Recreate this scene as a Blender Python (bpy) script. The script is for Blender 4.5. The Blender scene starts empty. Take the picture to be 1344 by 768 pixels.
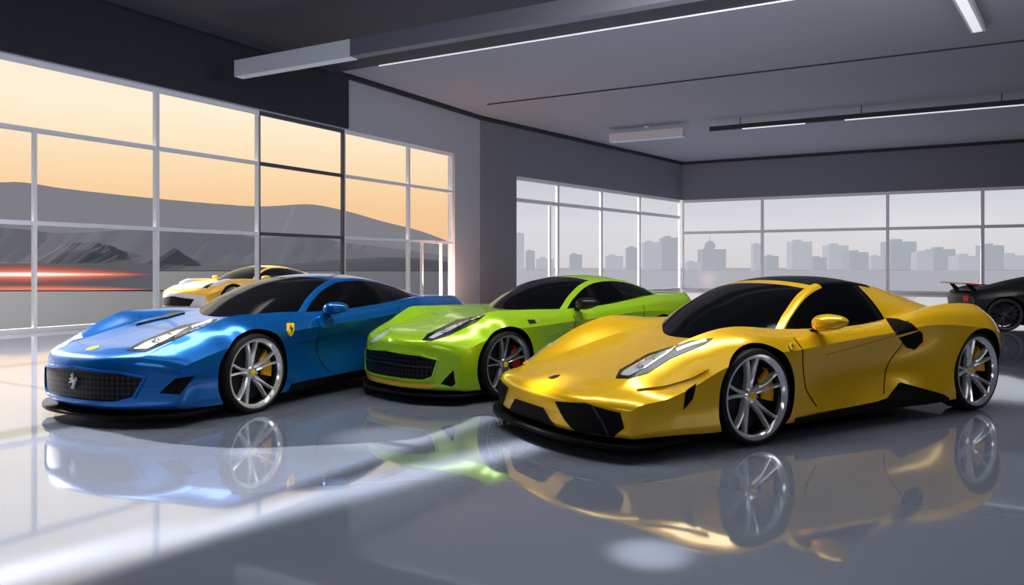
import bpy, bmesh, math, random
from mathutils import Vector, Matrix
from mathutils.bvhtree import BVHTree
from mathutils.geometry import delaunay_2d_cdt
F=979.0; CX=672.0; HY=350.0; CH=1.27
scene=bpy.context.scene; COL=scene.collection
scene.view_settings.view_transform='Standard'
PI=math.pi
# ------------------------------------------------------------ materials
def lin(c):
    c=c/255.0
    return c/12.92 if c<=0.04045 else ((c+0.055)/1.055)**2.4
def rgb(r,g,b): return (lin(r),lin(g),lin(b),1.0)
def mat(name,c,rough=0.5,metal=0.0,coat=0.0,ior=1.5,emit=0.0,noise=0.0,nscale=8.0,bump=0.0,spec=0.5,ec=None):
    m=bpy.data.materials.new(name); m.use_nodes=True
    nt=m.node_tree; p=nt.nodes['Principled BSDF']
    p.inputs['Base Color'].default_value=rgb(*c)
    p.inputs['Roughness'].default_value=rough
    p.inputs['Metallic'].default_value=metal
    p.inputs['IOR'].default_value=ior
    p.inputs['Specular IOR Level'].default_value=spec
    p.inputs['Coat Weight'].default_value=coat
    p.inputs['Coat Roughness'].default_value=0.03
    if emit>0:
        p.inputs['Emission Color'].default_value=rgb(*(ec or c)); p.inputs['Emission Strength'].default_value=emit
    if noise>0 or bump>0:
        tc=nt.nodes.new('ShaderNodeTexCoord'); nz=nt.nodes.new('ShaderNodeTexNoise')
        nz.inputs['Scale'].default_value=nscale; nz.inputs['Detail'].default_value=4
        nt.links.new(tc.outputs['Object'],nz.inputs['Vector'])
        if noise>0:
            mx=nt.nodes.new('ShaderNodeMix'); mx.data_type='RGBA'
            k=1.0-noise; c0=rgb(*c)
            mx.inputs['A'].default_value=(c0[0]*k,c0[1]*k,c0[2]*k,1); mx.inputs['B'].default_value=c0
            nt.links.new(nz.outputs['Fac'],mx.inputs['Factor']); nt.links.new(mx.outputs['Result'],p.inputs['Base Color'])
        if bump>0:
            b=nt.nodes.new('ShaderNodeBump'); b.inputs['Strength'].default_value=bump; b.inputs['Distance'].default_value=0.01
            nt.links.new(nz.outputs['Fac'],b.inputs['Height']); nt.links.new(b.outputs['Normal'],p.inputs['Normal'])
    return m
def paint(name,c,metal=0.3,rough=0.26,coat=.7):
    m=mat(name,c,rough,metal,coat=coat,spec=.3); m.node_tree.nodes['Principled BSDF'].inputs['Coat IOR'].default_value=1.45; return m
M_tire=mat('tire rubber',(15,15,17),0.6,noise=.2,nscale=30,spec=.3)
M_rim=mat('polished alloy',(248,249,252),0.12,0.6)
M_rimG=mat('grey alloy',(150,153,160),0.2,0.6)
M_rimD=mat('dark alloy',(60,62,68),0.3,0.6)
M_barrel=mat('dark rim barrel',(16,17,20),0.4,0.4)
M_disc=mat('brake disc steel',(32,34,39),0.4,0.5)
M_calY=mat('yellow caliper',(255,186,20),0.35,coat=.5)
M_calR=mat('red caliper',(200,40,30),0.35,coat=.5)
M_glass=mat('tinted glass',(10,11,14),0.08,0.0,spec=.07)
M_black=mat('gloss black trim',(12,12,14),0.3)
M_matte=mat('matte black trim',(13,13,15),0.75,spec=.12)
M_seam=mat('panel gap',(10,9,8),0.8,spec=.1)
M_lamp=mat('headlamp silver',(222,228,236),0.2,0.3,coat=.6)
M_lampw=mat('headlamp white',(240,244,250),0.2,emit=.6)
M_red=mat('red lamp',(176,18,20),0.25,coat=.6)
M_shield=mat('emblem yellow',(252,205,30),0.3)
M_silver=mat('emblem silver',(215,218,225),0.35,0,spec=.3)
M_liner=mat('wheel well',(6,6,7),0.9,spec=.05)
def grille_mat():
    m=mat('grille mesh',(20,20,23),0.5,.2,spec=.2); nt=m.node_tree
    tc=nt.nodes.new('ShaderNodeTexCoord'); mp=nt.nodes.new('ShaderNodeMapping'); vo=nt.nodes.new('ShaderNodeTexVoronoi')
    mp.inputs['Scale'].default_value=(.01,24,24); vo.inputs['Scale'].default_value=1.0; vo.inputs['Randomness'].default_value=0.0
    cr=nt.nodes.new('ShaderNodeValToRGB'); cr.color_ramp.elements[0].position=.42; cr.color_ramp.elements[1].position=.54
    cr.color_ramp.elements[0].color=rgb(5,5,6); cr.color_ramp.elements[1].color=rgb(40,42,48)
    nt.links.new(tc.outputs['Object'],mp.inputs['Vector']); nt.links.new(mp.outputs['Vector'],vo.inputs['Vector'])
    nt.links.new(vo.outputs['Distance'],cr.inputs['Fac']); nt.links.new(cr.outputs['Color'],nt.nodes['Principled BSDF'].inputs['Base Color'])
    return m
M_grille=grille_mat()
# ------------------------------------------------------------ helpers
def obj(name,verts,faces,m,parent=None,smooth=None,loc=None):
    me=bpy.data.meshes.new(name); me.from_pydata([tuple(v) for v in verts],[],faces); me.update()
    bm=bmesh.new(); bm.from_mesh(me); bmesh.ops.remove_doubles(bm,verts=bm.verts,dist=1e-5)
    bmesh.ops.recalc_face_normals(bm,faces=bm.faces); bm.to_mesh(me); bm.free()
    if m is not None: me.materials.append(m)
    if smooth is not None:
        for p in me.polygons: p.use_smooth=True
        me.set_sharp_from_angle(angle=math.radians(smooth))
    o=bpy.data.objects.new(name,me); COL.objects.link(o)
    if parent is not None: o.parent=parent
    if loc is not None: o.location=loc
    return o
def tag(o,label=None,cat=None,group=None,kind=None):
    if label: o['label']=label
    if cat: o['category']=cat
    if group: o['group']=group
    if kind: o['kind']=kind
    return o
def struct(o): o['kind']='structure'; return o
class MB:
    def __init__(s): s.v=[]; s.f=[]
    def add(s,v,f):
        b=len(s.v); s.v+= [Vector(x) for x in v]; s.f+=[[i+b for i in q] for q in f]; return s
    def box(s,x0,x1,y0,y1,z0,z1):
        return s.add([(x0,y0,z0),(x1,y0,z0),(x1,y1,z0),(x0,y1,z0),(x0,y0,z1),(x1,y0,z1),(x1,y1,z1),(x0,y1,z1)],BOXF)
    def obox(s,p0,p1,o0,o1,z0,z1):
        p0=Vector(p0); p1=Vector(p1); e=(p1-p0).normalized(); n=Vector((e.y,-e.x))
        q=[p0+n*o0,p1+n*o0,p1+n*o1,p0+n*o1]
        return s.add([(a.x,a.y,z0) for a in q]+[(a.x,a.y,z1) for a in q],BOXF)
    def prism(s,pts,z0,z1):
        n=len(pts)
        return s.add([(p[0],p[1],z0) for p in pts]+[(p[0],p[1],z1) for p in pts],
            [list(range(n))[::-1],list(range(n,2*n))]+[[i,(i+1)%n,n+(i+1)%n,n+i] for i in range(n)])
    def lathe(s,prof,n=56,a0=0,a1=2*PI):      # prof (r,y): axis = y
        full=abs(a1-a0-2*PI)<1e-6; k=n if full else n+1; m=len(prof); v=[];f=[]
        for i in range(k):
            a=a0+(a1-a0)*i/n
            for r,y in prof: v.append((r*math.cos(a),y,r*math.sin(a)))
        for i in range(n):
            for j in range(m-1):
                a=i*m+j; b=((i+1)%k)*m+j; f.append([a,b,b+1,a+1])
        return s.add(v,f)
    def build(s,name,m,parent=None,smooth=None,loc=None): return obj(name,s.v,s.f,m,parent,smooth,loc)
BOXF=[[0,3,2,1],[4,5,6,7],[0,1,5,4],[1,2,6,5],[2,3,7,6],[3,0,4,7]]
def hermite(keys,seg):
    n=len(keys); d=len(keys[0])
    t=[0.0]
    for i in range(1,n):
        t.append(t[-1]+max(1e-4,math.sqrt(sum((keys[i][k]-keys[i-1][k])**2 for k in range(d)))))
    tang=[]
    for k in range(d):
        s=[(keys[i+1][k]-keys[i][k])/(t[i+1]-t[i]) for i in range(n-1)]
        m=[s[0]]
        for i in range(1,n-1):
            if s[i-1]*s[i]<=0: m.append(0.0)
            else:
                h0=t[i]-t[i-1]; h1=t[i+1]-t[i]
                v=(s[i-1]*h1+s[i]*h0)/(h0+h1)
                lim=3*min(abs(s[i-1]),abs(s[i])); v=max(-lim,min(lim,v)); m.append(v)
        m.append(s[-1]); tang.append(m)
    out=[]
    for i in range(n-1):
        c=seg[i] if isinstance(seg,list) else seg
        h=t[i+1]-t[i]
        for q in range(c+(1 if i==n-2 else 0)):
            u=q/c; h00=2*u**3-3*u*u+1; h10=u**3-2*u*u+u; h01=-2*u**3+3*u*u; h11=u**3-u*u
            out.append([h00*keys[i][k]+h10*h*tang[k][i]+h01*keys[i+1][k]+h11*h*tang[k][i+1] for k in range(d)])
    return out
# ------------------------------------------------------------ car body
def half_section(r,ex):
    X,w,zc,yf,zf,zs,zm,wm,wl,zb,bow=r
    P=[(0,zc),(.40*yf*w,zc+.06*(zf-zc)),(.70*yf*w,zc+.26*(zf-zc)),(.88*yf*w,zc+.78*(zf-zc)),(yf*w,zf),(((1+yf)/2+.02)*w,zs+.60*(zf-zs)),(w,zs),(wm*w,zm),(wl*w,zb+.18*(zm-zb))]
    pts=hermite(P[:3],[7,6])[:-1]+hermite(P[2:5],[4,4])[:-1]+hermite(P[4:7],[6,6])[:-1]+hermite(P[6:],[8,7])
    e=wl*w-.02*min(1,(zm-zb)*5)
    pts.append([e,zb])
    for k in range(1,13): pts.append([e*(1-k/12),zb])
    return [(X-bow*(abs(y)/max(w,.01))**(ex if X>0 else 2.2),y,z) for y,z in pts]
def body_mesh(keys,ex=2.2):
    rows=hermite(keys,9); V=[];Fc=[]
    H=[half_section(r,ex) for r in rows]; m=len(H[0]); ring=2*m-2
    for h in H:
        V+=h; V+=[(x,-y,z) for x,y,z in h[m-2:0:-1]]
    for i in range(len(H)-1):
        for j in range(ring):
            a=i*ring+j; b=i*ring+(j+1)%ring; Fc.append([a,b,b+ring,a+ring])
    for base,rev in ((0,True),((len(H)-1)*ring,False)):
        for j in range(m-1):
            a=base+j;b=base+j+1;c=base+(ring-(j+1))%ring;d=base+(ring-j)%ring
            q=[a,b,c,d]; q2=[]
            for k in q:
                if k not in q2: q2.append(k)
            if len(q2)>2: Fc.append(q2 if rev else q2[::-1])
    return V,Fc
def make_body(spec,root):
    V,Fc=body_mesh(spec['body'],spec.get('ex',2.4))
    o=obj('body',V,Fc,spec['paint'],None)
    o.data.materials.append(M_liner)
    R=spec['R']; ar=R+.038; cut=MB(); n=72; yi=spec['yw']-2*spec.get('hw',.125)-.045
    for xa in spec['axles']:
        for s in (-1,1):
            y0,y1=(yi,1.4) if s>0 else (-1.4,-yi)
            v=[];f=[]
            for i in range(n):
                a=2*PI*i/n; v+=[(xa+ar*math.cos(a),y0,R+ar*math.sin(a)),(xa+ar*math.cos(a),y1,R+ar*math.sin(a))]
            for i in range(n):
                j=(i+1)%n; f.append([2*i,2*i+1,2*j+1,2*j])
            f.append([2*i for i in range(n)]); f.append([2*i+1 for i in range(n)][::-1])
            cut.add(v,f)
    c=cut.build('cutter',None)
    md=o.modifiers.new('b','BOOLEAN'); md.object=c; md.operation='DIFFERENCE'; md.solver='EXACT'
    dg=bpy.context.evaluated_depsgraph_get()
    me=bpy.data.meshes.new_from_object(o.evaluated_get(dg))
    o.modifiers.clear(); o.data=me; bpy.data.objects.remove(c)
    if len(me.materials)<2: me.materials.append(M_liner)
    for p in me.polygons:
        p.use_smooth=True; x,y,z=p.center; p.material_index=0
        for xa in spec['axles']:
            d=math.hypot(x-xa,z-R)
            if abs(d-ar)<.006 and abs(p.normal.y)<.35 and abs(y)>yi-.01 and (p.normal.x*(x-xa)+p.normal.z*(z-R))<0: p.material_index=1
            if d<ar and abs(abs(y)-yi)<.01 and abs(p.normal.y)>.8: p.material_index=1
        if p.normal.z<-.9 and z<.3: p.material_index=1
    me.set_sharp_from_angle(angle=math.radians(20))
    o.parent=root
    bvh=BVHTree.FromPolygons([v.co.copy() for v in me.vertices],[list(p.vertices) for p in me.polygons])
    return o,bvh
JT,JC,JS=14,5,14
def gh_section(r):
    X,zt,wc,zcn,wb,zb,bow=r
    rr=.05; pts=[]
    for i in range(JT+1):
        y=(wc-rr)*i/JT; pts.append((y,zt-(zt-zcn)*(y/wc)**2.2))
    y0,z0=pts[-1]; k=.07
    y2,z2=wc+k*(wb-wc),zcn-k*(zcn-zb)
    for i in range(1,JC+1):
        t=i/JC; pts.append(((1-t)**2*y0+2*t*(1-t)*(wc+.004)+t*t*y2,(1-t)**2*z0+2*t*(1-t)*(zcn+.004)+t*t*z2))
    for i in range(1,JS+1):
        t=i/JS; pts.append((y2+(wb-y2)*t+.025*math.sin(PI*t),z2+(zb-z2)*t))
    return [(X-bow*(y/wb)**2,y,z) for y,z in pts]
def grid_part(G,i0,i1,j0,j1,name,m,root,sides='both'):
    MBx=MB(); js=list(range(j0,j1+1))
    def emit(sg):
        v=[];f=[];n=len(js)
        for i in range(i0,i1+1):
            for j in js:
                x,y,z=G[i][j]; v.append((x,sg*y,z))
        for i in range(i1-i0):
            for j in range(n-1):
                a=i*n+j; f.append([a,a+1,a+1+n,a+n])
        MBx.add(v,f)
    if sides in ('both','L'): emit(1)
    if sides in ('both','R'): emit(-1)
    o=MBx.build(name,m,root,40)
    me=o.data; s=sum((p.normal.dot(p.center-Vector((p.center.x*.85,0,.5))) for p in me.polygons))
    if s<0: me.flip_normals()
    return o
def greenhouse(spec,root):
    rows=hermite(spec['gh'],8); G=[gh_section(r) for r in rows]; X=[r[0] for r in rows]; N=len(G)-1
    near=lambda x: min(range(N+1),key=lambda i:abs(X[i]-x))
    a=near(spec['x_header']); b=near(spec['x_roof_end']); c=near(spec['x_glass_end']); bp=near(spec['x_bpillar']); sg=near(spec['x_side_end'])
    P=spec.get('cabin',spec['paint']); top=JT; cor=JT+JC; end=JT+JC+JS
    grid_part(G,0,a,0,top,'windshield',M_glass,root)
    if 'x_hoop' in spec:
        h2=near(spec['x_header']-.12); grid_part(G,a,h2,0,top,'windshield_header',P,root); a=h2
    grid_part(G,a,b,0,top,'roof',spec.get('roof',P),root)
    grid_part(G,b,c,0,top,'rear_window',M_glass,root)
    grid_part(G,c,N,0,top,'rear_deck',P,root)
    ph=near(spec.get('x_hoop',-9)); rl=near(spec.get('x_rail_end',spec['x_side_end']))
    for s in 'LR':
        if 'x_hoop' in spec:
            grid_part(G,0,ph,top,cor,'windshield_pillar',P,root,s)
            grid_part(G,ph,rl,top,cor,'roof_rail',spec['roof'],root,s)
            grid_part(G,rl,N,top,cor,'rear_pillar',P,root,s)
        else:
            grid_part(G,0,N,top,cor,'roof_pillar',P,root,s)
        grid_part(G,0,bp,cor,end,'door_window',M_glass,root,s)
        grid_part(G,bp,min(bp+1,N),cor,end,'window_post',M_matte,root,s)
        if sg>bp+1: grid_part(G,bp+1,sg,cor,end,'quarter_window',M_glass,root,s)
        grid_part(G,max(sg,bp+1),N,cor,end,'rear_quarter_panel',P,root,s)
# ------------------------------------------------------------ surface patches
def inside(p,poly):
    x,y=p; c=False; n=len(poly)
    for i in range(n):
        x0,y0=poly[i]; x1,y1=poly[i-1]
        if (y0>y)!=(y1>y) and x<(x1-x0)*(y-y0)/(y1-y0)+x0: c=not c
    return c
class Car:
    pass
def patch(car,name,poly,m,mode='cam',off=.004,mirror=True,step=None,parent=None,label=None,depth=.012,fit=None):
    if step is None: step=4.0 if mode=='cam' else .03
    out=MB(); Mi=car.Mi
    loop=[]
    for i in range(len(poly)):
        a=Vector(poly[i]); b=Vector(poly[(i+1)%len(poly)]); k=max(1,int((b-a).length/step))
        for q in range(k): loop.append(a+(b-a)*q/k)
    n=len(loop); vs=[Vector(p) for p in loop]
    xs=[p.x for p in loop]; ys=[p.y for p in loop]
    pl=[tuple(p) for p in loop]
    gx=min(xs)+step*.5
    while gx<max(xs):
        gy=min(ys)+step*.5
        while gy<max(ys):
            if inside((gx,gy),pl) and min((Vector((gx,gy))-p).length for p in loop)>step*.45: vs.append(Vector((gx,gy)))
            gy+=step
        gx+=step
    r=delaunay_2d_cdt(vs,[(i,(i+1)%n) for i in range(n)],[],1,1e-6)
    V2,E2,F2=r[0],r[1],r[2]
    P=[];Nn=[];D=[]; rays=[]
    for p in V2:
        if mode=='cam':
            o=Mi@Vector((0,0,CH)); d=(Mi.to_3x3()@Vector(((p.x-CX)/F,1,-(p.y-HY)/F))).normalized()
        elif mode=='front': o=Vector((6,p.x,p.y)); d=Vector((-1,0,0))
        elif mode=='rear': o=Vector((-6,p.x,p.y)); d=Vector((1,0,0))
        elif mode=='side': o=Vector((p.x,4,p.y)); d=Vector((0,-1,0))
        else: o=Vector((p.x,p.y,4)); d=Vector((0,0,-1))
        rays.append((o,d)); h=car.bvh.ray_cast(o,d)
        P.append(h[0]); Nn.append(h[1]); D.append(h[3])
    good=[x for x in D if x is not None]
    if not good: print('PATCH MISS',name,car.name); return [car.root,car.root]
    good.sort(); md=good[len(good)//2]; miss=0
    for i,(o,d) in enumerate(rays):
        if P[i] is None or abs(D[i]-md)>1.0:
            miss+=1; h=car.bvh.find_nearest(o+d*md); P[i]=h[0]; Nn[i]=h[1]
        if Nn[i].dot(d)>0: Nn[i]=-Nn[i]
    if miss: print('patch',car.name,name,'miss',miss,'of',len(rays))
    nb=[set() for _ in P]
    for f in F2:
        for a in f:
            for b in f:
                if a!=b: nb[a].add(b)
    N2=[(Nn[i]*2+sum((Nn[j] for j in nb[i]),Vector((0,0,0)))).normalized() for i in range(len(P))]
    if mode in('front','side') and fit is None: N2=[(N2[i]-rays[i][1]*1.5).normalized() for i in range(len(P))]
    top=[P[i]+N2[i]*off for i in range(len(P))]
    cnt={}
    for f in F2:
        for a,b in zip(f,f[1:]+f[:1]): cnt[(a,b)]=1
    faces=[list(f) for f in F2]
    base=len(top); low=[P[i]-N2[i]*depth for i in range(len(P))]
    if depth!=0:
        for (a,b) in list(cnt):
            if (b,a) not in cnt: faces.append([b,a,base+a,base+b])
    out.add(top+low,faces)
    res=[]
    for s in ((1,-1) if mirror else (1,)):
        v=[(x[0],s*x[1],x[2]) for x in out.v]
        o=obj(name,v,out.f,m,(parent[0] if s>0 else parent[1]) if parent else car.root,40)
        bm=bmesh.new(); bm.from_mesh(o.data); bmesh.ops.delete(bm,geom=[q for q in bm.verts if not q.link_faces],context='VERTS')
        bm.to_mesh(o.data); bm.free()
        if label: o['label']=label
        res.append(o)
    return res
def ribbon(pts,w,taper=False):
    L=[];Rr=[]
    P=[Vector(p) for p in pts]
    for i,p in enumerate(P):
        a=P[max(0,i-1)];b=P[min(len(P)-1,i+1)]; e=(b-a).normalized(); ww=w*(.25 if taper and i in (0,len(P)-1) else 1); n=Vector((-e.y,e.x))*ww/2
        L.append(tuple(p+n)); Rr.append(tuple(p-n))
    return L+Rr[::-1]
def disc(c,r,ry=None,n=18): return [(c[0]+r*math.cos(2*PI*i/n),c[1]+(ry or r)*math.sin(2*PI*i/n)) for i in range(n)]
HORSE=[(0.62,0.0),(0.70,0.0),(0.68,0.06),(0.66,0.16),(0.72,0.26),(0.78,0.34),(0.80,0.46),(0.86,0.52),(0.95,0.50),(1.0,0.62),(0.96,0.78),(0.93,0.66),(0.88,0.60),(0.80,0.56),(0.68,0.60),(0.60,0.68),(0.54,0.80),(0.50,0.92),(0.47,1.0),(0.43,0.94),(0.30,0.86),(0.29,0.81),(0.37,0.81),(0.43,0.80),(0.42,0.72),(0.38,0.64),(0.26,0.70),(0.12,0.66),(0.13,0.56),(0.17,0.56),(0.18,0.62),(0.26,0.64),(0.36,0.56),(0.24,0.50),(0.14,0.40),(0.06,0.42),(0.05,0.38),(0.15,0.35),(0.27,0.44),(0.42,0.47),(0.52,0.42),(0.60,0.36),(0.54,0.26),(0.46,0.20),(0.40,0.08),(0.32,0.06),(0.33,0.02),(0.44,0.03),(0.50,0.14),(0.60,0.22),(0.61,0.10)]
def horse(x0,y0,x1,y1): return [(x0+(x1-x0)*a,y1+(y0-y1)*b) for a,b in HORSE]
def shield(cx,cy,w,h): return [(cx-w/2,cy-h*.5),(cx+w/2,cy-h*.5),(cx+w*.55,cy),(cx+w*.3,cy+h*.35),(cx,cy+h*.5),(cx-w*.3,cy+h*.35),(cx-w*.55,cy)]
# ------------------------------------------------------------ wheels
def wheel_meshes(R,hw):
    rr=R*.87
    t=MB(); t.lathe([(rr-.012,-hw+.03),(rr,-hw+.006),(R-.03,-hw),(R-.010,-hw+.012),(R,-hw+.04),(R,hw-.04),(R-.010,hw-.012),(R-.03,hw),(rr+.004,hw-.008),(rr-.006,hw-.02)],72)
    w=MB(); w.lathe([(rr-.032,hw-.035),(rr-.026,hw-.02),(rr-.014,hw-.008),(rr+.003,hw-.004),(rr+.003,hw-.03),(rr-.032,hw-.035)],72)
    bar=MB(); bar.lathe([(rr-.008,-hw+.03),(rr-.035,-hw+.05),(rr-.035,hw-.06),(rr-.012,hw-.025)],72)
    ro=rr-.02
    def arm(a,side):
        ca,sa=math.cos(a),math.sin(a)
        v=[];f=[]
        st=[(.03,.048,.038,.010),(.09,.066,.032,.015),(.15,.083,.024,.022),(.22,.097,.022,.038),(ro+.008,hw-.016,.030,.056)]
        for r,y,wd,ofs in st:
            px,pz=ca*r-sa*ofs*side,sa*r+ca*ofs*side
            for du,dy in ((-.50,-.05),(.50,-.05),(.46,-.014),(.10,0),(-.10,0),(-.46,-.014)):
                v.append((px-sa*wd*du,y+dy,pz+ca*wd*du))
        K=6
        for i in range(len(st)-1):
            for k in range(K):
                a0=i*K+k;b0=i*K+(k+1)%K; f.append([a0,b0,b0+K,a0+K])
        n=len(st)*K
        f.append(list(range(K))); f.append([n-1-k for k in range(K)])
        w.add(v,f)
    for k in range(5):
        a=PI/2+2*PI*k/5
        arm(a,1); arm(a,-1)
    w.lathe([(0.001,.02),(.060,.02),(.058,.054),(.048,.066),(.034,.068),(0.001,.068)],32)
    for k in range(5):
        a=PI/2+PI/5+2*PI*k/5; cx,cz=.045*math.cos(a),.045*math.sin(a)
        w.add([(cx+.008*math.cos(b*PI/3),y,cz+.008*math.sin(b*PI/3)) for y in (.05,.074) for b in range(6)],[[0,1,2,3,4,5],[11,10,9,8,7,6]]+[[i,(i+1)%6,6+(i+1)%6,6+i] for i in range(6)])
    d=MB(); d.lathe([(.06,-.012),(.06,.012),(.10,.012),(.105,.004),(.105,.014),(rr*.80,.014),(rr*.80,-.014),(.1,-.014)],64)
    c=MB(); r0,r1=rr*.48,rr*.88
    c.lathe([(r0,-.04),(r1-.02,-.045),(r1,-.02),(r1,.025),(r1-.02,.042),(r0+.01,.038),(r0,.02),(r0,-.04)],16,PI-.65,PI+.35)
    n=16; m=8
    c.f.append([i for i in range(m-1)]); c.f.append([n*m+i for i in range(m-1)][::-1])
    cp=MB(); cp.lathe([(0.001,.068),(.026,.068),(.026,.075),(.022,.077),(0.001,.077)],28)
    return dict(wheel=w,tire=t,rim_barrel=bar,brake_disc=d,brake_caliper=c,center_cap=cp)
def add_wheels(car,spec):
    R=spec['R']; hw=spec.get('hw',.125); WM=wheel_meshes(R,hw); first=None
    for k,xa in enumerate(spec['axles']):
        for s in (1,-1):
            loc=(xa,s*(spec['yw']-hw),R)
            if first is None:
                o=WM['wheel'].build('wheel',spec.get('rim',M_rim),car.root,30)
                kids=[WM[q].build(q,mm,o,30) for q,mm in (('tire',M_tire),('rim_barrel',M_barrel),('brake_disc',M_disc),('brake_caliper',spec['cal']),('center_cap',spec['cap']))]
                first=(o,kids)
            else:
                o=first[0].copy(); COL.objects.link(o); o.parent=car.root
                for q in first[1]:
                    c=q.copy(); COL.objects.link(c); c.parent=o
            o.location=loc; o.rotation_euler=(0,(0.25 if k else 0.1),0 if s>0 else PI)
def add_mirror(car,pos,m,size=(.10,.125,.062),sides=(1,-1)):
    x,y,z=pos
    for s in sides:
        mb=MB(); v=[];f=[]; nu,nv=20,12
        for i in range(nv+1):
            th=PI*i/nv
            for j in range(nu):
                ph=2*PI*j/nu
                a=math.sin(th)*math.cos(ph); b=math.cos(th); c=math.sin(th)*math.sin(ph)
                a=math.copysign(abs(a)**.8,a)
                if a<0: a*=.45
                c=math.copysign(abs(c)**.85,c)
                v.append((size[0]*a-.02*b,s*size[1]*b,size[2]*c*(1-.25*b)+.012*b))
        for i in range(nv):
            for j in range(nu): f.append([i*nu+j,i*nu+(j+1)%nu,(i+1)*nu+(j+1)%nu,(i+1)*nu+j])
        mb.add(v,f); o=mb.build('side_mirror',m,car.root,50,loc=(x,s*y,z))
        st=MB(); P0=Vector((-.02,-s*.24,-.10)); P1=Vector((0,-s*.04,-.03))
        st.add([P0+Vector((-.035,0,-.012)),P0+Vector((.05,0,-.012)),P0+Vector((.05,0,.012)),P0+Vector((-.035,0,.012)),
                P1+Vector((-.02,0,-.012)),P1+Vector((.03,0,-.012)),P1+Vector((.03,0,.012)),P1+Vector((-.02,0,.012))],
               [[0,1,2,3],[7,6,5,4],[0,4,5,1],[1,5,6,2],[2,6,7,3],[3,7,4,0]])
        st.build('mirror_stalk',M_matte,o)
        g=MB(); g.prism([(p[0],p[1]) for p in disc((0,0),size[1]*.8,size[2]*.75)],-.002,.002)
        gv=[(-.046+q.z,q.x,q.y) for q in g.v]; obj('mirror_glass',gv,g.f,M_glass,o)
def splitter(car,tip,bow,hw,depth,z0=.08,z1=.10,m=None,ext=.02,ex=2.4):
    pts=[]; n=28
    for i in range(n+1):
        y=-hw+2*hw*i/n; pts.append((tip+ext-bow*(abs(y)/hw)**ex,y))
    for i in range(n,-1,-1):
        y=-hw+2*hw*i/n; pts.append((tip-depth-bow*.9*(abs(y)/hw)**ex,y*.985))
    mb=MB(); mb.prism(pts,z0,z1); return mb.build('front_splitter',m or M_matte,car.root)
def new_car(name,spec,loc,d,label,cat='car',group=None,scale=1.0):
    car=Car(); car.name=label[:12]
    r=bpy.data.objects.new(name,None); COL.objects.link(r); r.empty_display_size=.3
    rz=math.atan2(d[1],d[0]); r.location=(loc[0],loc[1],0); r.rotation_euler=(0,0,rz); r.scale=(scale,)*3
    tag(r,label,cat,group)
    car.root=r; car.M=Matrix.Translation((loc[0],loc[1],0))@Matrix.Rotation(rz,4,'Z'); car.Mi=car.M.inverted()
    car.body,car.bvh=make_body(spec,r)
    greenhouse(spec,r); add_wheels(car,spec)
    return car
def headlight(car,outer,inners,far):
    h=patch(car,'headlight',outer,M_black,off=.004,step=3,mirror=False)
    for nm,poly,m in inners: patch(car,nm,poly,m,off=.008,step=2.5,parent=h,mirror=False)
    patch(car,'headlight',far,M_lamp,off=.004,step=3,mirror=False)
    return h
def seams(car,lines):
    for l in lines: patch(car,'door_seam',ribbon(l,.008),M_seam,mode='side',off=.003,step=.02)
def taillights(car,y,z,r):
    patch(car,'taillight',disc((y,z),r,r*.8),M_red,mode='rear',off=.006)
# ------------------------------------------------------------ car tables
# X,w,zc,yf,zf,zs,zm,wm,wl,zb,bow
def nose(X,w,z,bow): return (X,w,z,.70,z,z-.0004,z-.0008,1,.98,z-.0016,bow)
Y_body=[nose(2.682,.865,.26,.248),(2.68,.87,.345,.70,.342,.32,.28,1.0,.98,.19,.25),(2.65,.895,.395,.70,.39,.36,.30,1.0,.98,.15,.265),
(2.46,.925,.445,.70,.45,.395,.32,1,.97,.145,.28),(2.2,.945,.505,.70,.59,.46,.34,1,.97,.14,.23),(1.8,.965,.585,.71,.755,.57,.37,1,.97,.13,.10),
(1.36,.98,.67,.75,.83,.65,.40,1,.97,.13,0),(.95,.965,.73,.80,.80,.66,.42,.98,.97,.12,0),(.4,.95,.75,.85,.79,.70,.44,.915,.97,.12,0),
(-.2,.945,.78,.86,.82,.74,.45,.875,.975,.12,0),(-.7,.96,.82,.86,.905,.78,.47,.93,.98,.12,0),(-1.1,.985,.85,.85,.945,.76,.5,1,.98,.13,0),
(-1.45,.995,.86,.83,.935,.72,.5,1,.97,.15,0),(-1.75,.96,.845,.82,.88,.68,.5,1,.95,.18,-.08),(-1.95,.90,.82,.8,.835,.66,.5,.99,.92,.22,-.14),
(-2.05,.86,.76,.8,.765,.64,.5,.99,.92,.3,-.16),(-2.08,.84,.56,.8,.56,.55,.53,1,1,.5,-.16)]
Y_gh=[(1.26,.69,.72,.65,.74,.62,.30),(1.16,.74,.715,.70,.75,.66,.28),(.78,.95,.63,.90,.78,.70,.2),(.42,1.105,.54,1.06,.79,.72,.14),(.15,1.17,.50,1.125,.80,.74,.08),
(-.15,1.19,.50,1.14,.80,.76,.02),(-.5,1.165,.48,1.105,.78,.80,0),(-.9,1.08,.46,1.02,.74,.84,0),(-1.3,.965,.44,.93,.70,.84,0),(-1.6,.87,.40,.85,.64,.8,0),(-1.75,.80,.38,.78,.6,.76,0)]
def stretch(t,x0,k): return [((x0+(r[0]-x0)*k,)+tuple(r[1:])) if r[0]<x0 else r for r in t]
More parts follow.
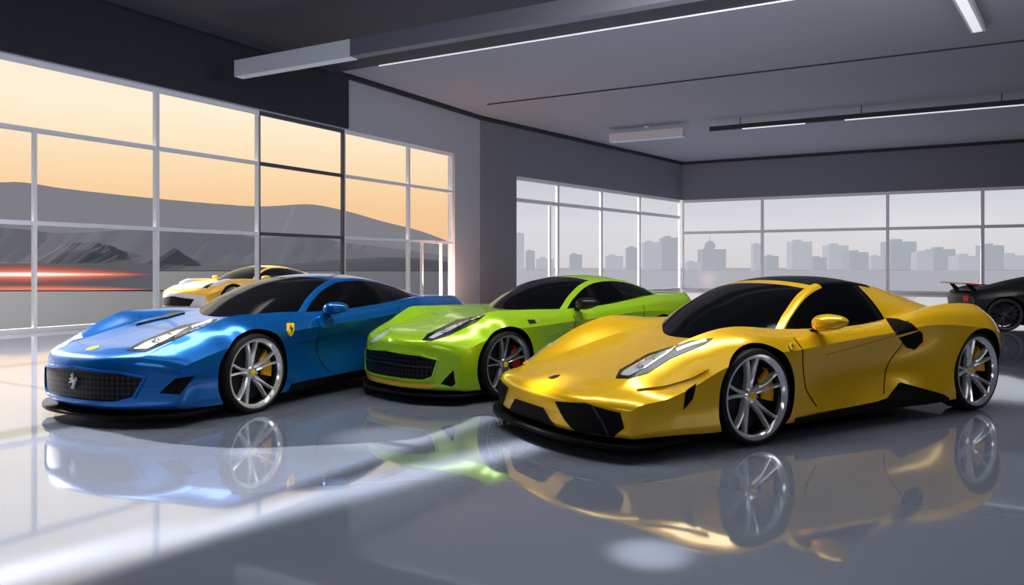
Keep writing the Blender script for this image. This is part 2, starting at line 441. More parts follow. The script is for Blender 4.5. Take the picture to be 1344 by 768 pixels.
B_body=stretch([nose(2.378,.805,.325,.318),(2.375,.81,.465,.70,.46,.415,.335,1,.98,.21,.32),(2.345,.83,.55,.70,.545,.47,.35,1,.98,.145,.33),
(2.22,.86,.60,.70,.61,.52,.36,1,.97,.12,.33),(2.0,.90,.64,.71,.69,.57,.37,1,.97,.12,.27),(1.7,.945,.69,.73,.785,.62,.4,1,.97,.12,.13),
(1.36,.97,.74,.77,.845,.67,.42,1,.97,.12,0),(.9,.95,.79,.81,.845,.68,.44,.965,.97,.12,0),(.4,.93,.825,.85,.825,.70,.45,.90,.975,.12,0),
(-.3,.93,.84,.86,.84,.72,.46,.885,.98,.12,0),(-.9,.95,.86,.86,.88,.75,.48,.94,.98,.12,0),(-1.36,.975,.89,.84,.91,.74,.5,1,.97,.14,0),
(-1.8,.95,.90,.83,.90,.70,.5,1,.95,.17,-.05),(-2.12,.89,.89,.82,.885,.68,.5,1,.93,.22,-.12),(-2.26,.85,.86,.8,.85,.66,.5,.99,.92,.28,-.14),
(-2.31,.83,.70,.8,.69,.62,.5,.99,.95,.40,-.15),(-2.32,.82,.58,.8,.578,.56,.55,1,1,.53,-.15)],-1.4,1.35)
B_gh=[(.98,.78,.74,.74,.76,.72,.32),(.86,.83,.735,.79,.775,.74,.30),(.48,1.0,.65,.955,.785,.78,.22),(.12,1.12,.57,1.075,.79,.79,.15),(-.2,1.18,.52,1.13,.79,.80,.08),
(-.5,1.19,.51,1.135,.79,.81,.02),(-.9,1.165,.49,1.10,.77,.83,0),(-1.3,1.09,.46,1.03,.72,.86,0),(-1.7,.985,.42,.95,.66,.87,0),(-2.0,.90,.38,.88,.6,.85,0),(-2.12,.85,.36,.84,.56,.82,0)]
GK=.91
G_body=[(r[0],r[1]*GK)+tuple(r[2:]) for r in [nose(2.138,.775,.335,.288),(2.135,.78,.49,.70,.485,.43,.34,1,.98,.21,.29),(2.11,.80,.585,.70,.58,.49,.35,1,.98,.14,.30),
(2.0,.83,.625,.70,.64,.54,.36,1,.97,.12,.30),(1.8,.86,.66,.71,.705,.59,.38,1,.97,.12,.24),(1.58,.885,.695,.73,.78,.62,.4,1,.97,.12,.11),
(1.3,.91,.745,.77,.84,.67,.42,1,.97,.12,0),(.85,.90,.78,.81,.835,.68,.44,.965,.97,.12,0),(.3,.88,.81,.85,.82,.70,.45,.905,.975,.12,0),
(-.35,.88,.83,.86,.84,.72,.46,.89,.98,.12,0),(-.9,.90,.86,.86,.89,.75,.48,.945,.98,.12,0),(-1.3,.92,.90,.84,.925,.74,.5,1,.97,.14,0),
(-1.75,.90,.925,.85,.925,.72,.5,1,.95,.17,-.04),(-2.1,.86,.945,.86,.94,.74,.5,1,.93,.22,-.08),(-2.2,.84,.92,.86,.91,.74,.5,.99,.92,.28,-.09),
(-2.23,.82,.75,.86,.74,.66,.5,.99,.95,.40,-.10),(-2.24,.80,.58,.8,.578,.56,.55,1,1,.53,-.10)]]
G_gh=[(r[0],r[1],r[2]*.93,r[3],r[4]*.93,r[5],r[6]) for r in [(.62,.77,.64,.73,.68,.70,.28),(.50,.815,.645,.78,.69,.72,.26),(.18,.975,.59,.93,.72,.76,.2),(-.15,1.10,.53,1.055,.73,.78,.14),(-.45,1.16,.49,1.11,.74,.80,.08),
(-.75,1.175,.48,1.12,.74,.81,.02),(-1.1,1.15,.46,1.09,.72,.83,0),(-1.45,1.08,.44,1.02,.68,.86,0),(-1.75,.985,.40,.95,.62,.87,0),(-2.0,.90,.37,.88,.56,.85,0),(-2.08,.86,.35,.84,.53,.82,0)]]
P_yel=paint('yellow paint',(255,200,22),.3); P_blu=paint('blue paint',(3,98,178),.5,.24,.55); P_grn=paint('green paint',(168,216,30),.25); P_wht=paint('white paint',(216,218,223),.05); P_blk=paint('black paint',(14,15,19),.1,.4,.12)
P_yroof=paint('yellow roof paint',(252,190,56),.1)
def ysp(p,**k):
    s=dict(body=Y_body,gh=Y_gh,paint=p,R=.345,axles=(1.36,-1.36),yw=.955,x_header=.36,x_roof_end=-.45,x_glass_end=-1.35,x_bpillar=-.24,x_side_end=-.33,x_rail_end=-.5,cal=M_calY,cap=M_shield,ex=3.0); s.update(k); return s
def bsp(p,**k):
    s=dict(body=B_body,gh=B_gh,paint=p,R=.345,axles=(1.36,-1.36),yw=.95,x_header=-.06,x_roof_end=-.95,x_glass_end=-1.85,x_bpillar=-.72,x_side_end=-1.42,cal=M_calY,cap=M_shield,ex=2.6); s.update(k); return s
# ---------------- yellow car
cy=new_car('sports_car',ysp(P_yel,roof=M_glass,x_hoop=.2),(2.47,6.764),(-.875,-.484),'yellow sports car with dark roof at the front right')
headlight(cy,[(808,497),(813,486),(850,465),(905,448),(936,444),(925,452),(880,471),(850,490),(825,497)],
   [('headlamp_lens',[(815,493),(820,487),(851,469),(884,458),(877,464),(848,483),(826,494)],M_lamp),('headlamp_projector',disc((839,482),6,4.5,12),M_black),('headlamp_projector',disc((860,471),4.5,3,12),M_black),('daytime_lamp',ribbon([(888,460),(906,453),(927,447)],3.5),M_lampw)],
   [(686,463),(700,455),(735,445),(727,451),(704,461)])
patch(cy,'front_intake',[(.34,.335),(.60,.36),(.82,.318),(.84,.22),(.78,.16),(.52,.16),(.44,.22)],M_matte,mode='front',off=.008,step=.015)
patch(cy,'intake_fin',ribbon([(.66,.346),(.72,.26),(.76,.165)],.014),M_rimD,mode='front',off=.014,step=.015)
patch(cy,'center_intake',[(-.20,.27),(.20,.27),(.33,.155),(-.33,.155)],M_matte,mode='front',off=.008,mirror=False,step=.02)
patch(cy,'bumper_fin',ribbon([(836,512),(872,506),(906,496),(930,485)],4,True),P_yel,off=.014,step=3)
patch(cy,'bumper_vent',[(900,513),(914,503),(909,524),(897,538)],M_matte,off=.004,step=3)
patch(cy,'side_intake',[(1162,418),(1178,419),(1196,425),(1210,437),(1211,448),(1200,459),(1189,456),(1181,445),(1172,433)],M_matte,off=.006,step=3)
patch(cy,'side_skirt',[(.95,.155),(0,.19),(-.14,.205),(-.36,.31),(-.82,.19),(-.93,.145),(-.93,.10),(.95,.10)],M_matte,mode='side',off=.014,step=.02,depth=.03)
patch(cy,'side_crease',ribbon([(.62,.60),(.2,.64),(-.3,.71),(-.55,.75)],.022,True),P_yel,mode='side',off=.010,step=.015)
sh=patch(cy,'fender_badge',shield(1039,455,8.5,13.5),M_black,off=.005,step=2)
sh2=patch(cy,'badge_plate',shield(1039,455,7,11.5),M_shield,off=.008,step=1.5,parent=sh)
patch(cy,'badge_emblem',horse(1036.2,450.5,1041.8,460),M_black,off=.011,step=.8,parent=sh,depth=0)
seams(cy,[[(.93,.74),(.90,.55),(.84,.35),(.72,.22)],[(-.42,.82),(-.36,.6),(-.2,.35),(-.12,.24)]])
hb=patch(cy,'hood_badge',[(2.50,-.028),(2.50,.028),(2.45,.036),(2.41,0),(2.45,-.036)],M_black,mode='top',off=.004,mirror=False,step=.012)
taillights(cy,.62,.66,.075)
splitter(cy,2.67,.27,.93,.45,.09,.113,ext=.06,ex=3.0)
add_mirror(cy,(.64,.99,.85),P_yel,(.11,.13,.065),sides=(1,))
# ---------------- blue car
bd=(-.45,-.893); bl_=(.893,-.45); fx,fy=-2.27-.88*bl_[0],6.51-.88*bl_[1]
cb=new_car('sports_car',bsp(P_blu),(fx-1.36*bd[0],fy-1.36*bd[1]),bd,'blue sports coupe with black mesh grille at the left')
headlight(cb,[(166,460),(184,449),(240,427),(285,419),(269,429),(226,447),(190,462)],
   [('headlamp_lens',[(175,459),(194,449),(236,433),(248,430),(224,444),(193,459)],M_lamp),('headlamp_projector',disc((205,449),6.5,4.2,12),M_black),('headlamp_projector',disc((224,441),5,3,12),M_black),('daytime_lamp',ribbon([(252,430),(264,426),(278,421)],2.5),M_lampw)],
   [(70,460),(80,451),(108,434),(102,441),(84,456)])
gp=[(-.62,.395),(-.46,.432),(0,.452),(.46,.432),(.62,.395),(.55,.25),(.43,.212),(-.43,.212),(-.55,.25)]
patch(cb,'grille',gp,M_grille,mode='front',off=.008,mirror=False,step=.02)
patch(cb,'grille_frame',ribbon([(.005,.460),(.46,.440),(.632,.399),(.56,.243),(.43,.203),(.005,.203)],.018),P_blu,mode='front',off=.026,step=.02)
hn=len(HORSE); hz=[((a-.5)*.090,.290+b*.125) for a,b in HORSE]
obj('grille_emblem',[(2.404,y,z) for y,z in hz]+[(2.388,y,z) for y,z in hz],[list(range(hn)),list(range(hn,2*hn))[::-1]]+[[i,(i+1)%hn,hn+(i+1)%hn,hn+i] for i in range(hn)],M_silver,cb.root)
patch(cb,'bumper_fin',ribbon([(203,519),(228,494),(283,487)],5),P_blu,off=.02,step=3)
patch(cb,'bumper_vent',[(208,516),(230,497),(256,493),(236,518)],M_matte,off=.004,step=3)
patch(cb,'side_crease',ribbon([(.85,.56),(.3,.60),(-.4,.66),(-1.0,.72)],.022,True),P_blu,mode='side',off=.010,step=.015)
patch(cb,'hood_vent',[(1.55,.38),(1.2,.47),(.95,.60),(.93,.48),(1.2,.40)],M_matte,mode='top',off=.012)
sh=patch(cb,'fender_badge',shield(381,433,9,17),M_shield,off=.006,step=2)
patch(cb,'badge_emblem',horse(378,426.5,384.5,438),M_black,off=.010,step=.8,parent=sh,depth=0)
patch(cb,'hood_badge',[(2.27,-.03),(2.27,.03),(2.21,.045),(2.17,0),(2.21,-.045)],M_shield,mode='top',off=.004,mirror=False,step=.015)
patch(cb,'side_skirt',[(.92,.19),(-.9,.19),(-.95,.10),(.95,.10)],M_matte,mode='side',off=.012,depth=.03,step=.02)
seams(cb,[[(.55,.76),(.52,.55),(.46,.35),(.36,.22)],[(-.78,.82),(-.76,.6),(-.64,.35),(-.5,.22)]])
taillights(cb,.62,.72,.075)
splitter(cb,2.36,.33,.87,.4,ext=.045,ex=2.6)
add_mirror(cb,(.36,.98,.86),P_blu,sides=(1,))
# ---------------- green car
gs=dict(body=G_body,gh=G_gh,paint=P_grn,R=.33,axles=(1.3,-1.3),yw=.81,x_header=-.38,x_roof_end=-1.15,x_glass_end=-1.85,x_bpillar=-.95,x_side_end=-1.52,cal=M_calR,cap=M_shield,hw=.12,ex=2.6,rim=M_rimG)
gd=(-.7,-.714); gl=(.714,-.7)
cg=new_car('sports_car',gs,(-.126-.74*gl[0]-1.3*gd[0]+.05,7.23-.74*gl[1]-1.3*gd[1]-.06),gd,'lime green sports coupe between the blue and yellow cars')
headlight(cg,[(554,447),(561,439),(600,420),(638,413),(625,423),(590,440),(566,448)],
   [('headlamp_lens',[(563,444),(574,437),(600,426),(614,422),(588,436),(569,445)],M_lamp),('headlamp_projector',disc((582,436),4.5,2.8,12),M_black)],
   [(486,451),(492,444),(514,430),(508,437),(494,449)])
gp=[(-.56,.415),(-.42,.45),(0,.47),(.42,.45),(.56,.415),(.52,.27),(.45,.235),(-.45,.235),(-.52,.27)]
patch(cg,'grille',gp,M_grille,mode='front',off=.008,mirror=False,step=.02)
patch(cg,'grille_frame',ribbon([(.005,.478),(.42,.458),(.570,.419),(.53,.264),(.45,.227),(.005,.227)],.014),P_grn,mode='front',off=.022,step=.02)
patch(cg,'grille_bar',ribbon([(-.53,.345),(0,.36),(.53,.345)],.012),M_rimD,mode='front',off=.014,mirror=False,step=.02)
patch(cg,'lower_lip',[(-.56,.195),(.56,.195),(.50,.155),(-.50,.155)],P_yroof,mode='front',off=.010,mirror=False)
patch(cg,'lower_intake',[(.585,.20),(.672,.325),(.685,.20),(.66,.175)],M_matte,mode='front',off=.008,step=.015)
patch(cg,'side_crease',ribbon([(.75,.57),(.2,.61),(-.5,.67),(-1.0,.72)],.022,True),P_grn,mode='side',off=.010,step=.015)
patch(cg,'fender_badge',[(692,420),(701,420),(704,424),(695,425)],M_rimD,off=.006,step=2)
patch(cg,'side_skirt',[(.87,.19),(-.85,.19),(-.9,.10),(.9,.10)],M_matte,mode='side',off=.012,depth=.03,step=.02)
seams(cg,[[(.30,.76),(.28,.55),(.22,.35),(.14,.22)],[(-.95,.82),(-.92,.6),(-.8,.35),(-.66,.22)]])
taillights(cg,.52,.72,.07)
splitter(cg,2.12,.30,.84*GK,.4,ext=.04,ex=2.6)
add_mirror(cg,(.18,.87,.88),M_black,sides=(1,))
# ---------------- background cars
cw=new_car('sports_car',bsp(P_yroof),(-7.75,22.2),(-.5,-.866),'yellow car with white front parked outside beyond the left windows',scale=1.1)
patch(cw,'hood',[(2.24,0),(2.1,.5),(1.75,.8),(1.35,.84),(1.35,0)],P_wht,mode='top',off=.006,label='white hood')
patch(cw,'front_bumper',[(-.8,.45),(0,.55),(.8,.45),(.8,.14),(-.8,.14)],P_wht,mode='front',mirror=False,off=.006,label='white front bumper')
patch(cw,'headlight',[(1.72,.66),(1.95,.70),(2.0,.62),(1.85,.56)],M_black,mode='top',off=.012)
patch(cw,'grille',[(-.6,.37),(0,.44),(.6,.37),(.5,.2),(-.5,.2)],M_grille,mode='front',mirror=False,off=.014)
splitter(cw,2.36,.33,.86,.4); add_mirror(cw,(.36,.98,.86),P_yroof); taillights(cw,.62,.72,.075)
ck=new_car('sports_car',ysp(P_blk,rim=M_rimD,cal=M_rimD,cap=M_rimD),(11.15,15.2),(.97,-.24),'black sports car with red rear wing at the right edge',scale=.94)
taillights(ck,.6,.66,.09)
bl=MB(); bl.add([(-1.76,-.85,.945),(-2.08,-.85,.975),(-2.08,-.85,1.005),(-1.76,-.85,.975),(-1.76,.85,.945),(-2.08,.85,.975),(-2.08,.85,1.005),(-1.76,.85,.975)],[[0,1,2,3],[7,6,5,4],[0,4,5,1],[1,5,6,2],[2,6,7,3],[3,7,4,0]])
wg=bl.build('rear_wing',M_red,ck.root)
for s in (-1,1):
    wv=MB(); wv.add([(-1.72,s*.55-.015,.80),(-1.84,s*.55-.015,.78),(-1.98,s*.55-.015,.968),(-1.88,s*.55-.015,.96),(-1.72,s*.55+.015,.80),(-1.84,s*.55+.015,.78),(-1.98,s*.55+.015,.968),(-1.88,s*.55+.015,.96)],[[0,1,2,3],[7,6,5,4],[0,4,5,1],[1,5,6,2],[2,6,7,3],[3,7,4,0]])
    wv.build('wing_strut',M_black,wg)
add_mirror(ck,(.64,.99,.85),P_blk); splitter(ck,2.67,.27,.92,.45,ex=3)
patch(ck,'headlight',[(1.8,.70),(2.1,.80),(2.25,.72),(2.1,.62)],M_black,mode='top',off=.006)
# ------------------------------------------------------------ room
M_floor=mat('polished floor',(118,124,140),0.06,0.0,coat=.7,ior=1.6,noise=.15,nscale=1.2)
M_wallL=mat('wall light grey',(176,176,184),0.7,noise=.05,nscale=3)
M_wall=mat('wall grey',(118,121,132),0.7,noise=.05,nscale=3)  # shading of wall_back against the left wall is put into this darker grey
M_dark=mat('dark bulkhead',(38,40,48),0.7,noise=.08,nscale=3)
M_ceil=mat('ceiling grey',(146,149,159),0.75,noise=.05,nscale=2)
M_slab=mat('dark ceiling panel',(44,47,56),0.6,noise=.08,nscale=2)
M_beam=mat('light beam grey',(205,207,213),0.5)
M_beam2=mat('mid beam grey',(96,99,109),0.5)
M_frame=mat('window frame white',(228,228,232),0.35)
M_frameD=mat('window frame dark',(74,76,84),0.4)
M_emit=mat('light diffuser',(225,227,232),0.4,emit=.75)
def pane_mat():
    m=bpy.data.materials.new('window glass'); m.use_nodes=True; nt=m.node_tree; nt.nodes.clear()
    o=nt.nodes.new('ShaderNodeOutputMaterial'); t=nt.nodes.new('ShaderNodeBsdfTransparent'); g=nt.nodes.new('ShaderNodeBsdfGlossy'); mx=nt.nodes.new('ShaderNodeMixShader')
    t.inputs['Color'].default_value=(.98,.985,.99,1); g.inputs['Roughness'].default_value=.12; mx.inputs['Fac'].default_value=.004
    nt.links.new(t.outputs[0],mx.inputs[1]); nt.links.new(g.outputs[0],mx.inputs[2]); nt.links.new(mx.outputs[0],o.inputs['Surface']); return m
M_pane=pane_mat()
A=Vector((-9.5,13.8)); EL=Vector((.6,1.0)); Bp=Vector((-1.19,27.66)); Cp=Vector((9.09,39.9)); ER=Vector((1.856,-1.0)); Dp=Cp+ER*11.27
def on_line(o,e,u):
    k=(u-CX)/F; t=(k*o.y-o.x)/(e.x-k*e.y); return o+e*t
EB=(Cp-Bp).normalized()
WL=lambda u: on_line(A,EL,u); WB=lambda u: on_line(Bp,EB,u); WR=lambda u: on_line(Cp,ER,u)
ZT=6.85
LW0=A+EL*(-21.8)
def wallobj(name,pieces,m):
    mb=MB()
    for p0,p1,z0,z1 in pieces: mb.obox(p0,p1,-.3,0,z0,z1)
    return struct(mb.build(name,m))
LWs=A+EL*(-8.0)
wallobj('wall_left',[(LW0,LWs,0,ZT),(LWs,WL(597),5.25,ZT),(WL(597),Bp,0,ZT)],M_wallL)
wallobj('wall_back',[(Bp,WB(678),0,ZT),(WB(678),Cp,4.84,ZT)],M_wall)
wallobj('wall_right',[(Cp,Dp,4.82,ZT),(Cp+ER*10.6,Dp,0,4.82)],M_wall)
wallobj('wall_side',[(Dp,Vector((30,-8)),0,ZT)],M_wall)
wallobj('wall_front',[(Vector((30,-8)),LW0,0,ZT)],M_wallL)
mb=MB(); mb.obox(LW0,WL(455),.0,.09,5.27,ZT); struct(mb.build('trim_1',M_dark))
room=[tuple(LW0),tuple(Bp),tuple(Cp),tuple(Dp),(30,-8)]
def infl(k):
    c=Vector((3,14)); return [tuple(c+(Vector(p)-c)*k) for p in room]
mb=MB(); mb.prism(infl(1.012)[::-1],-.2,0); struct(mb.build('floor',M_floor))
mb=MB(); mb.prism(infl(1.012)[::-1],ZT,ZT+.25); struct(mb.build('ceiling',M_ceil))
E2=ER.normalized(); S0=Vector((-4.44,20.49))
mb=MB(); mb.prism([tuple(S0-E2*.6),tuple(S0+E2*34),(28,-7.5),(-21.5,-7.5)][::-1],6.67,ZT-.002); struct(mb.build('ceiling_drop',M_slab))
mb=MB(); mb.obox(S0+E2*1.0,S0+E2*14,-.01,.025,6.645,6.67); o=mb.build('cove_light',M_emit); tag(o,'long thin white light line along the dark ceiling edge','ceiling light')
b0=Vector((-6.33,17.0)); mb=MB(); mb.obox(b0,b0+E2*3.38,-.25,.0,5.60,5.97); struct(mb.build('ceiling_beam',M_beam))
mb=MB(); mb.obox(b0+E2*3.38,b0+E2*30,-.25,-.01,5.62,5.97); struct(mb.build('ceiling_beam',M_beam2))
mb=MB(); mb.obox(WL(455),Bp,0,.12,ZT-.14,ZT); mb.obox(Bp,Cp,0,.12,ZT-.14,ZT); mb.obox(Cp,Dp,0,.12,ZT-.14,ZT); struct(mb.build('trim_2',M_dark))
g0=Vector((-.84,25.6)); mb=MB(); mb.obox(g0,g0+E2*27,-.03,.03,ZT-.03,ZT); struct(mb.build('trim_3',M_dark))
def linear_light(p0,p1,z,label,segs,w=.22,m=M_dark,h=None):
    mb=MB(); e=(p1-p0).normalized()
    mb.obox(p0,p1,-w/2,w/2,z,ZT-.001 if h is None else z+h)
    if h:
        for k in range(5):
            a=p0+e*((p1-p0).length*(.06+.22*k)); mb.obox(a,a+e*.03,-.015,.015,z+h,ZT-.001)
    r=mb.build('ceiling_light',m); tag(r,label,'ceiling light')
    for a,b in segs:
        q=MB(); q.obox(p0+e*a,p0+e*b,-w*.3,w*.3,z-.025,z); q.build('diffuser',M_emit,r)
t0=Vector((11.58,26.2))
linear_light(t0-E2*4.6,t0+E2*14,6.42,'dark ceiling track with white lit segments over far right',[(1.2,3.4),(4.7,18)],.18,M_dark,.16)
mb=MB(); mb.obox(t0-E2*8.6,t0-E2*5.6,-.2,.2,6.3,6.62); mb.obox(t0-E2*7.2,t0-E2*7.0,-.03,.03,6.62,ZT); o=mb.build('ceiling_panel',M_beam); tag(o,'short pale box hanging from ceiling near the far corner','ceiling panel')
q0=Vector((8.6,14.5)); q1=Vector((10.85,17.35)); 
linear_light(q0-(q1-q0)*.8,q1,6.72,'short white ceiling light bar at the upper right',[(.1,6.4)],.30,M_beam)
# windows
wn=[0]
def window(p0,p1,bars,zt,w,m,mull=(),depth=.12):
    wn[0]+=1; e=(p1-p0).normalized(); mb=MB(); h=w/2
    mb.obox(p0,p0+e*h,-.2,-.2+depth,0,zt); mb.obox(p1-e*h,p1,-.2,-.2+depth,0,zt)
    a,b=p0+e*h,p1-e*h
    for z in [0.0]+bars+[zt-w]: mb.obox(a,b,-.2,-.2+depth,z,z+w)
    for t,z0,z1 in mull: mb.obox(p0+e*(t-h*.7),p0+e*(t+h*.7),-.19,-.2+depth*.9,z0,z1)
    o=struct(mb.build('window_%d'%wn[0],m))
    q=MB(); q.obox(a,b,-.145,-.135,w,zt-w); q.build('pane',M_pane,o); return o
zl=5.25
us=[210,343,455,540,597]
LP=[LWs,A+EL*(-5.0),A+EL*(-2.4)]+[WL(u) for u in us]
for i in range(len(LP)-1):
    mu=[]
    if i==2: mu=[((WL(50)-LP[2]).length,0,3.9)]
    if i==6: 
        t0_=(WL(558)-LP[i]).length; t1_=(WL(583)-LP[i]).length; mu=[(t0_,0,2.1),(t1_,0,2.1)]
    window(LP[i],LP[i+1],[2.07,3.87],zl,.085,M_frameD if i==4 else M_frame,mu)
BP=[WB(678),WB(735),WB(792),WB(842),Cp]
for i in range(4): window(BP[i],BP[i+1],[3.84],4.84,.14,M_frame,[((BP[1]-BP[0]).length-.55,0,3.8)] if i==0 else [])
RP=[Cp,WR(1000),WR(1165),WR(1290),WR(1420),Cp+ER*10.6]
for i in range(5): window(RP[i],RP[i+1],[3.0],4.82,.14,M_frame)
# ------------------------------------------------------------ outside
M_gnd=mat('asphalt outside',(40,42,50),0.95,noise=.2,nscale=.5,spec=.05)
mb=MB(); mb.prism([(-700,-100),(-1,-100),(-1,900),(-700,900)],-.4,-.205); struct(mb.build('ground',M_gnd))
mb=MB(); mb.prism([(-1,-100),(700,-100),(700,900),(-1,900)],-.4,-.205); struct(mb.build('plaza',mat('pale plaza outside',(104,106,113),.95,noise=.08,nscale=.3,spec=.05)))
mb=MB(); mb.prism([(-60,6),tuple(LWs+Vector((-.6,.2))),tuple(Bp+Vector((-.6,.6))),tuple(Bp+Vector((-.6,18))),(-60,60)][::-1],-.2,-.0); struct(mb.build('forecourt',mat('forecourt paving',(40,42,50),.9,noise=.15,nscale=1,spec=.05)))
def ridge(name,prof,Y,depth,m):
    v=[];f=[];rnd=random.Random(3)
    pts=hermite([list(p) for p in prof],8); n=len(pts)
    for k,(fy,fz) in enumerate(((0,-.02),(.35,.62),(.55,1.0),(1,-.02))):
        for i,(u,vv) in enumerate(pts):
            X=(u-CX)/F*Y; z=(HY-vv)/F*Y+CH
            v.append((X,Y*1+depth*(fy-.55)+ (rnd.random()-.5)*depth*.03,z*fz))
    for k in range(3):
        for i in range(n-1): f.append([k*n+i,k*n+i+1,(k+1)*n+i+1,(k+1)*n+i])
    return struct(obj(name,v,f,m,None,60))
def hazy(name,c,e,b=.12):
    return mat(name,tuple(q*b for q in c),.95,spec=.02,emit=e,ec=c)  # distance haze painted in as emission over a near-black base
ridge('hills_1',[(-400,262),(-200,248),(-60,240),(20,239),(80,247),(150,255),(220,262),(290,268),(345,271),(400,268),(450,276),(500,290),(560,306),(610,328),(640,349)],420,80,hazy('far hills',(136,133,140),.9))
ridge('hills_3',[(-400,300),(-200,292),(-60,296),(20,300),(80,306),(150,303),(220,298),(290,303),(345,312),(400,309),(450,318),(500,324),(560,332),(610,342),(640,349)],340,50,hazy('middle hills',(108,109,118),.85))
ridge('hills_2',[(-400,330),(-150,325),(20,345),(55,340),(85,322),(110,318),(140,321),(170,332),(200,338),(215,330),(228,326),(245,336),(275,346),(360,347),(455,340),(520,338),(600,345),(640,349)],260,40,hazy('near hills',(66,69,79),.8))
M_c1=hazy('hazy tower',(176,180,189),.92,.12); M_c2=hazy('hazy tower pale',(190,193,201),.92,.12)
city=[(678,688,306,'slim pale tower in the left pane beside the grey column'),(690,702,329,'low hazy block right of the slim tower by the column'),(704,727,340,'lowest wide block in the left pane by the column'),
(748,764,334,'single hazy block in the second pane from the column'),(796,818,336,'low hazy block in the third pane from the column'),(823,841,325,'taller hazy block at the right of the third pane from the column'),
(845,867,318,'hazy flat block at the left of the pane before the corner'),(869,892,312,'tallest hazy block beside the room corner'),(902,920,344,'lowest hazy block just right of the room corner'),
(922,953,327,'hazy block with a dome and spire right of the corner'),(989,1002,320,'slim hazy block behind the first mullion of right wall'),(1006,1022,336,'low hazy block just right of the first mullion'),
(1040,1066,317,'tall hazy block in the wide pane above the yellow car'),(1067,1085,338,'low block between two taller ones above the yellow car'),(1088,1114,322,'broad hazy block in the middle of the wide pane'),
(1115,1140,331,'stepped lower block right of the broad one in wide pane'),(1144,1160,336,'small hazy block left of the second right mullion'),(1169,1203,317,'wide tall block just right of the second right mullion'),
(1204,1224,331,'low hazy block beside the wide tall block'),(1226,1254,327,'mid height block in the third pane of right wall'),(1258,1287,336,'low wide block left of the last mullion'),(1293,1318,322,'tall hazy block right of the last mullion'),(1319,1350,335,'low hazy block at the far right edge')]
for k,(u0,u1,vt,lab) in enumerate(city):
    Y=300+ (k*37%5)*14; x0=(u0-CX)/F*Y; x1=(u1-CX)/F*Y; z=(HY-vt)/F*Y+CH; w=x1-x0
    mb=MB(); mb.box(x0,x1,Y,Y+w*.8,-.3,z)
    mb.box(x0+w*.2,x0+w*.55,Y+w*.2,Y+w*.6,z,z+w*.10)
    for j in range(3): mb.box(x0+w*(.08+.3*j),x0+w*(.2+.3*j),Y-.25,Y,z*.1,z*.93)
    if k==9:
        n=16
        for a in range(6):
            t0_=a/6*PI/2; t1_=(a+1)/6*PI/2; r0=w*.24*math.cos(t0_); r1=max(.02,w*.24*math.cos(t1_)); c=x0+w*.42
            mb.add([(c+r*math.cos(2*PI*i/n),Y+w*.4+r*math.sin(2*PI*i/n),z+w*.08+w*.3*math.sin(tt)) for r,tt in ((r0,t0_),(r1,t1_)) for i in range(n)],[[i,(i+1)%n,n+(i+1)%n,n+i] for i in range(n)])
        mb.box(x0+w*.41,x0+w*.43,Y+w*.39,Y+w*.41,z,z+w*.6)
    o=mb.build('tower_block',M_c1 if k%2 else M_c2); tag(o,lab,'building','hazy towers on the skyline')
# added glowing shapes on a made-up backing stand in for light trails and flare
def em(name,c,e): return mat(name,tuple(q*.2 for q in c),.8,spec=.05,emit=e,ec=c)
Yb=40.0; px=lambda u:(u-CX)/F*Yb
mb=MB(); mb.box(px(-260),px(206),Yb,Yb+.3,-.25,1.45); br=mb.build('light_trail_backing',em('barrier face',(100,99,107),.85)); tag(br,'added backing with glowing shapes for red light trails outside left windows','light_trail')
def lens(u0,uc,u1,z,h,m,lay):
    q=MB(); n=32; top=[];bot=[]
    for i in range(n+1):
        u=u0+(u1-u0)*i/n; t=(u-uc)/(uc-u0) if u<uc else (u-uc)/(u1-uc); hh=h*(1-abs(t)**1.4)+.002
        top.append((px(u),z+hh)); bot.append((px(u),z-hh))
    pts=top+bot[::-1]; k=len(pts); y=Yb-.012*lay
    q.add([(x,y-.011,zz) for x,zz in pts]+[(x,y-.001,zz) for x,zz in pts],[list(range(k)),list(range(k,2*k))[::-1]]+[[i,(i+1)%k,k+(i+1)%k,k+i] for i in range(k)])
    return q.build('light_trail_glow',m,br)
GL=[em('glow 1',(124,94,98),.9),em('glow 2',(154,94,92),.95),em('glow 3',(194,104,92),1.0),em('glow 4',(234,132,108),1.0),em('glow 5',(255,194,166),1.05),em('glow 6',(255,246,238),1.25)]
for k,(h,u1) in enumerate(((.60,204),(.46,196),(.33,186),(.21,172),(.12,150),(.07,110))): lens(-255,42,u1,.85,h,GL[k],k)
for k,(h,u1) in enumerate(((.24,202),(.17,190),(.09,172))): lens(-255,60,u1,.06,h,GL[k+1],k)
# ------------------------------------------------------------ world + lights
w=bpy.data.worlds.new('sky'); scene.world=w; w.use_nodes=True; nt=w.node_tree; bg=nt.nodes['Background']
tc=nt.nodes.new('ShaderNodeTexCoord'); sx=nt.nodes.new('ShaderNodeSeparateXYZ'); nt.links.new(tc.outputs['Generated'],sx.inputs[0])
def ramp(st):
    r=nt.nodes.new('ShaderNodeValToRGB'); el=r.color_ramp.elements
    while len(el)<len(st): el.new(.5)
    for e,(p,c) in zip(el,st): e.position=p; e.color=rgb(*c)
    nt.links.new(sx.outputs['Z'],r.inputs['Fac']); return r
r1=ramp([(0,(240,186,138)),(.07,(248,202,152)),(.12,(253,220,176)),(.19,(255,240,212)),(1,(200,206,220))])
r2=ramp([(0,(214,210,211)),(.05,(218,217,221)),(.12,(200,203,210)),(.4,(188,192,202)),(1,(170,178,194))])
mr=nt.nodes.new('ShaderNodeMapRange'); mr.interpolation_type='SMOOTHSTEP'; mr.inputs['From Min'].default_value=-.10; mr.inputs['From Max'].default_value=.02
nt.links.new(sx.outputs['X'],mr.inputs['Value'])
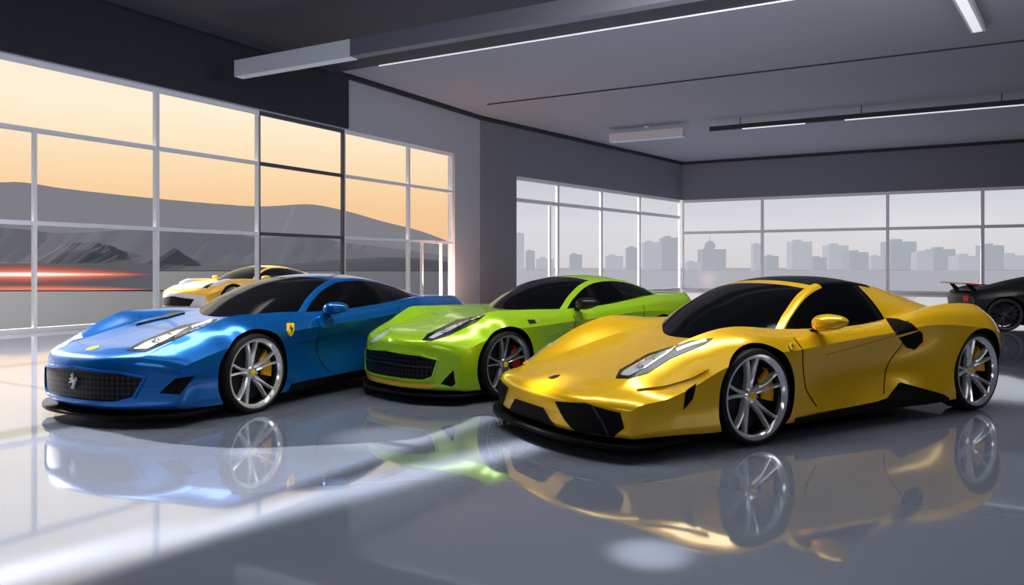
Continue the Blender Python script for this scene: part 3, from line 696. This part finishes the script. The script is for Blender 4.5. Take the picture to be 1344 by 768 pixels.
mx=nt.nodes.new('ShaderNodeMix'); mx.data_type='RGBA'; nt.links.new(mr.outputs['Result'],mx.inputs['Factor']); nt.links.new(r1.outputs['Color'],mx.inputs['A']); nt.links.new(r2.outputs['Color'],mx.inputs['B'])
nt.links.new(mx.outputs['Result'],bg.inputs['Color']); bg.inputs['Strength'].default_value=1.05
def area(name,loc,target,sx_,sy_,p,c=(1,1,1),spread=None):
    l=bpy.data.lights.new(name,'AREA'); l.shape='RECTANGLE'; l.size=sx_; l.size_y=sy_; l.energy=p; l.color=c
    if spread: l.spread=spread
    o=bpy.data.objects.new(name,l); COL.objects.link(o); o.location=loc
    o.rotation_euler=(Vector(target)-Vector(loc)).to_track_quat('-Z','Y').to_euler(); return o
def spot(name,loc,target,p,deg,blend=.5,c=(1,1,1)):
    l=bpy.data.lights.new(name,'SPOT'); l.energy=p; l.spot_size=math.radians(deg); l.spot_blend=blend; l.shadow_soft_size=.05; l.color=c
    o=bpy.data.objects.new(name,l); COL.objects.link(o); o.location=loc
    o.rotation_euler=(Vector(target)-Vector(loc)).to_track_quat('-Z','Y').to_euler(); return o
for yy,pw in ((3.6,40),(6.6,520)):
    area('key_light',(0.5,yy,6.5),(0.5,yy+.05,0),10,1.2,pw)  # unseen overhead lamps, added for soft highlights on the paint
area('fill_light',(-4,-5,4.2),(0,7,.5),6,2,95)  # unseen, added behind the camera to brighten the car fronts
area('hall_fill',(14,2,6.3),(9,22,3),8,3,250)  # unseen lamp added to brighten the far hall
area('ceiling_fill',(6,10,5.0),(7,26,6.6),10,1.2,370)  # unseen lamp added to lift the ceiling, turned away from the camera
area('left_floor_fill',(-6.8,9.0,6.4),(-6.8,9.1,0),4,6,560,(1,.98,.96),1.5)  # unseen lamp added to whiten the floor at left
area('warm_wall_fill',(-2.6,25.0,.3),(-1.1,27.4,2.8),.8,.8,170,(1,.55,.36))  # added lamp hidden behind the cars, makes the warm glow on the pier
bo=area('floor_band_fill',(-1.7,3.42,6.3),(-1.7,3.43,0),5.8,.18,19,(1,1,1),math.radians(4.3)); bo.rotation_euler=(0,0,math.atan2(.72,.69))  # added lamp without a fixture, throws the pale diagonal band on the floor
spot('added_floor_pool',(.61,3.6,6.3),(.61,3.30,0),3200,4.0,.9)  # added lamp without a fixture, makes the bright foreground glare
spot('added_gap_pool',(-.9,5.2,6.3),(-.95,5.55,0),2600,9,1.0)  # added lamp, makes the white floor patch between the cars
spot('added_wheel_glint',(-1.83,5.0,6.3),(-1.83,5.12,0),2600,3.0,1.0)  # added lamp, its pool stands in for the sparkle below the blue wheel
sl=bpy.data.lights.new('sun','SUN'); sl.energy=20.0; sl.angle=.006; sl.color=(1,.96,.92); so=bpy.data.objects.new('sun',sl); COL.objects.link(so)
so.rotation_euler=Vector((.857,-.514,-.425)).to_track_quat('-Z','Y').to_euler()
# camera
cam=bpy.data.cameras.new('camera'); co=bpy.data.objects.new('camera',cam); COL.objects.link(co)
co.location=(0,0,CH); co.rotation_euler=(PI/2,0,0); cam.sensor_width=36; cam.lens=F/1344*36; cam.shift_y=-(384-HY)/1344.0; cam.clip_end=2000; cam.clip_start=.05
scene.camera=co
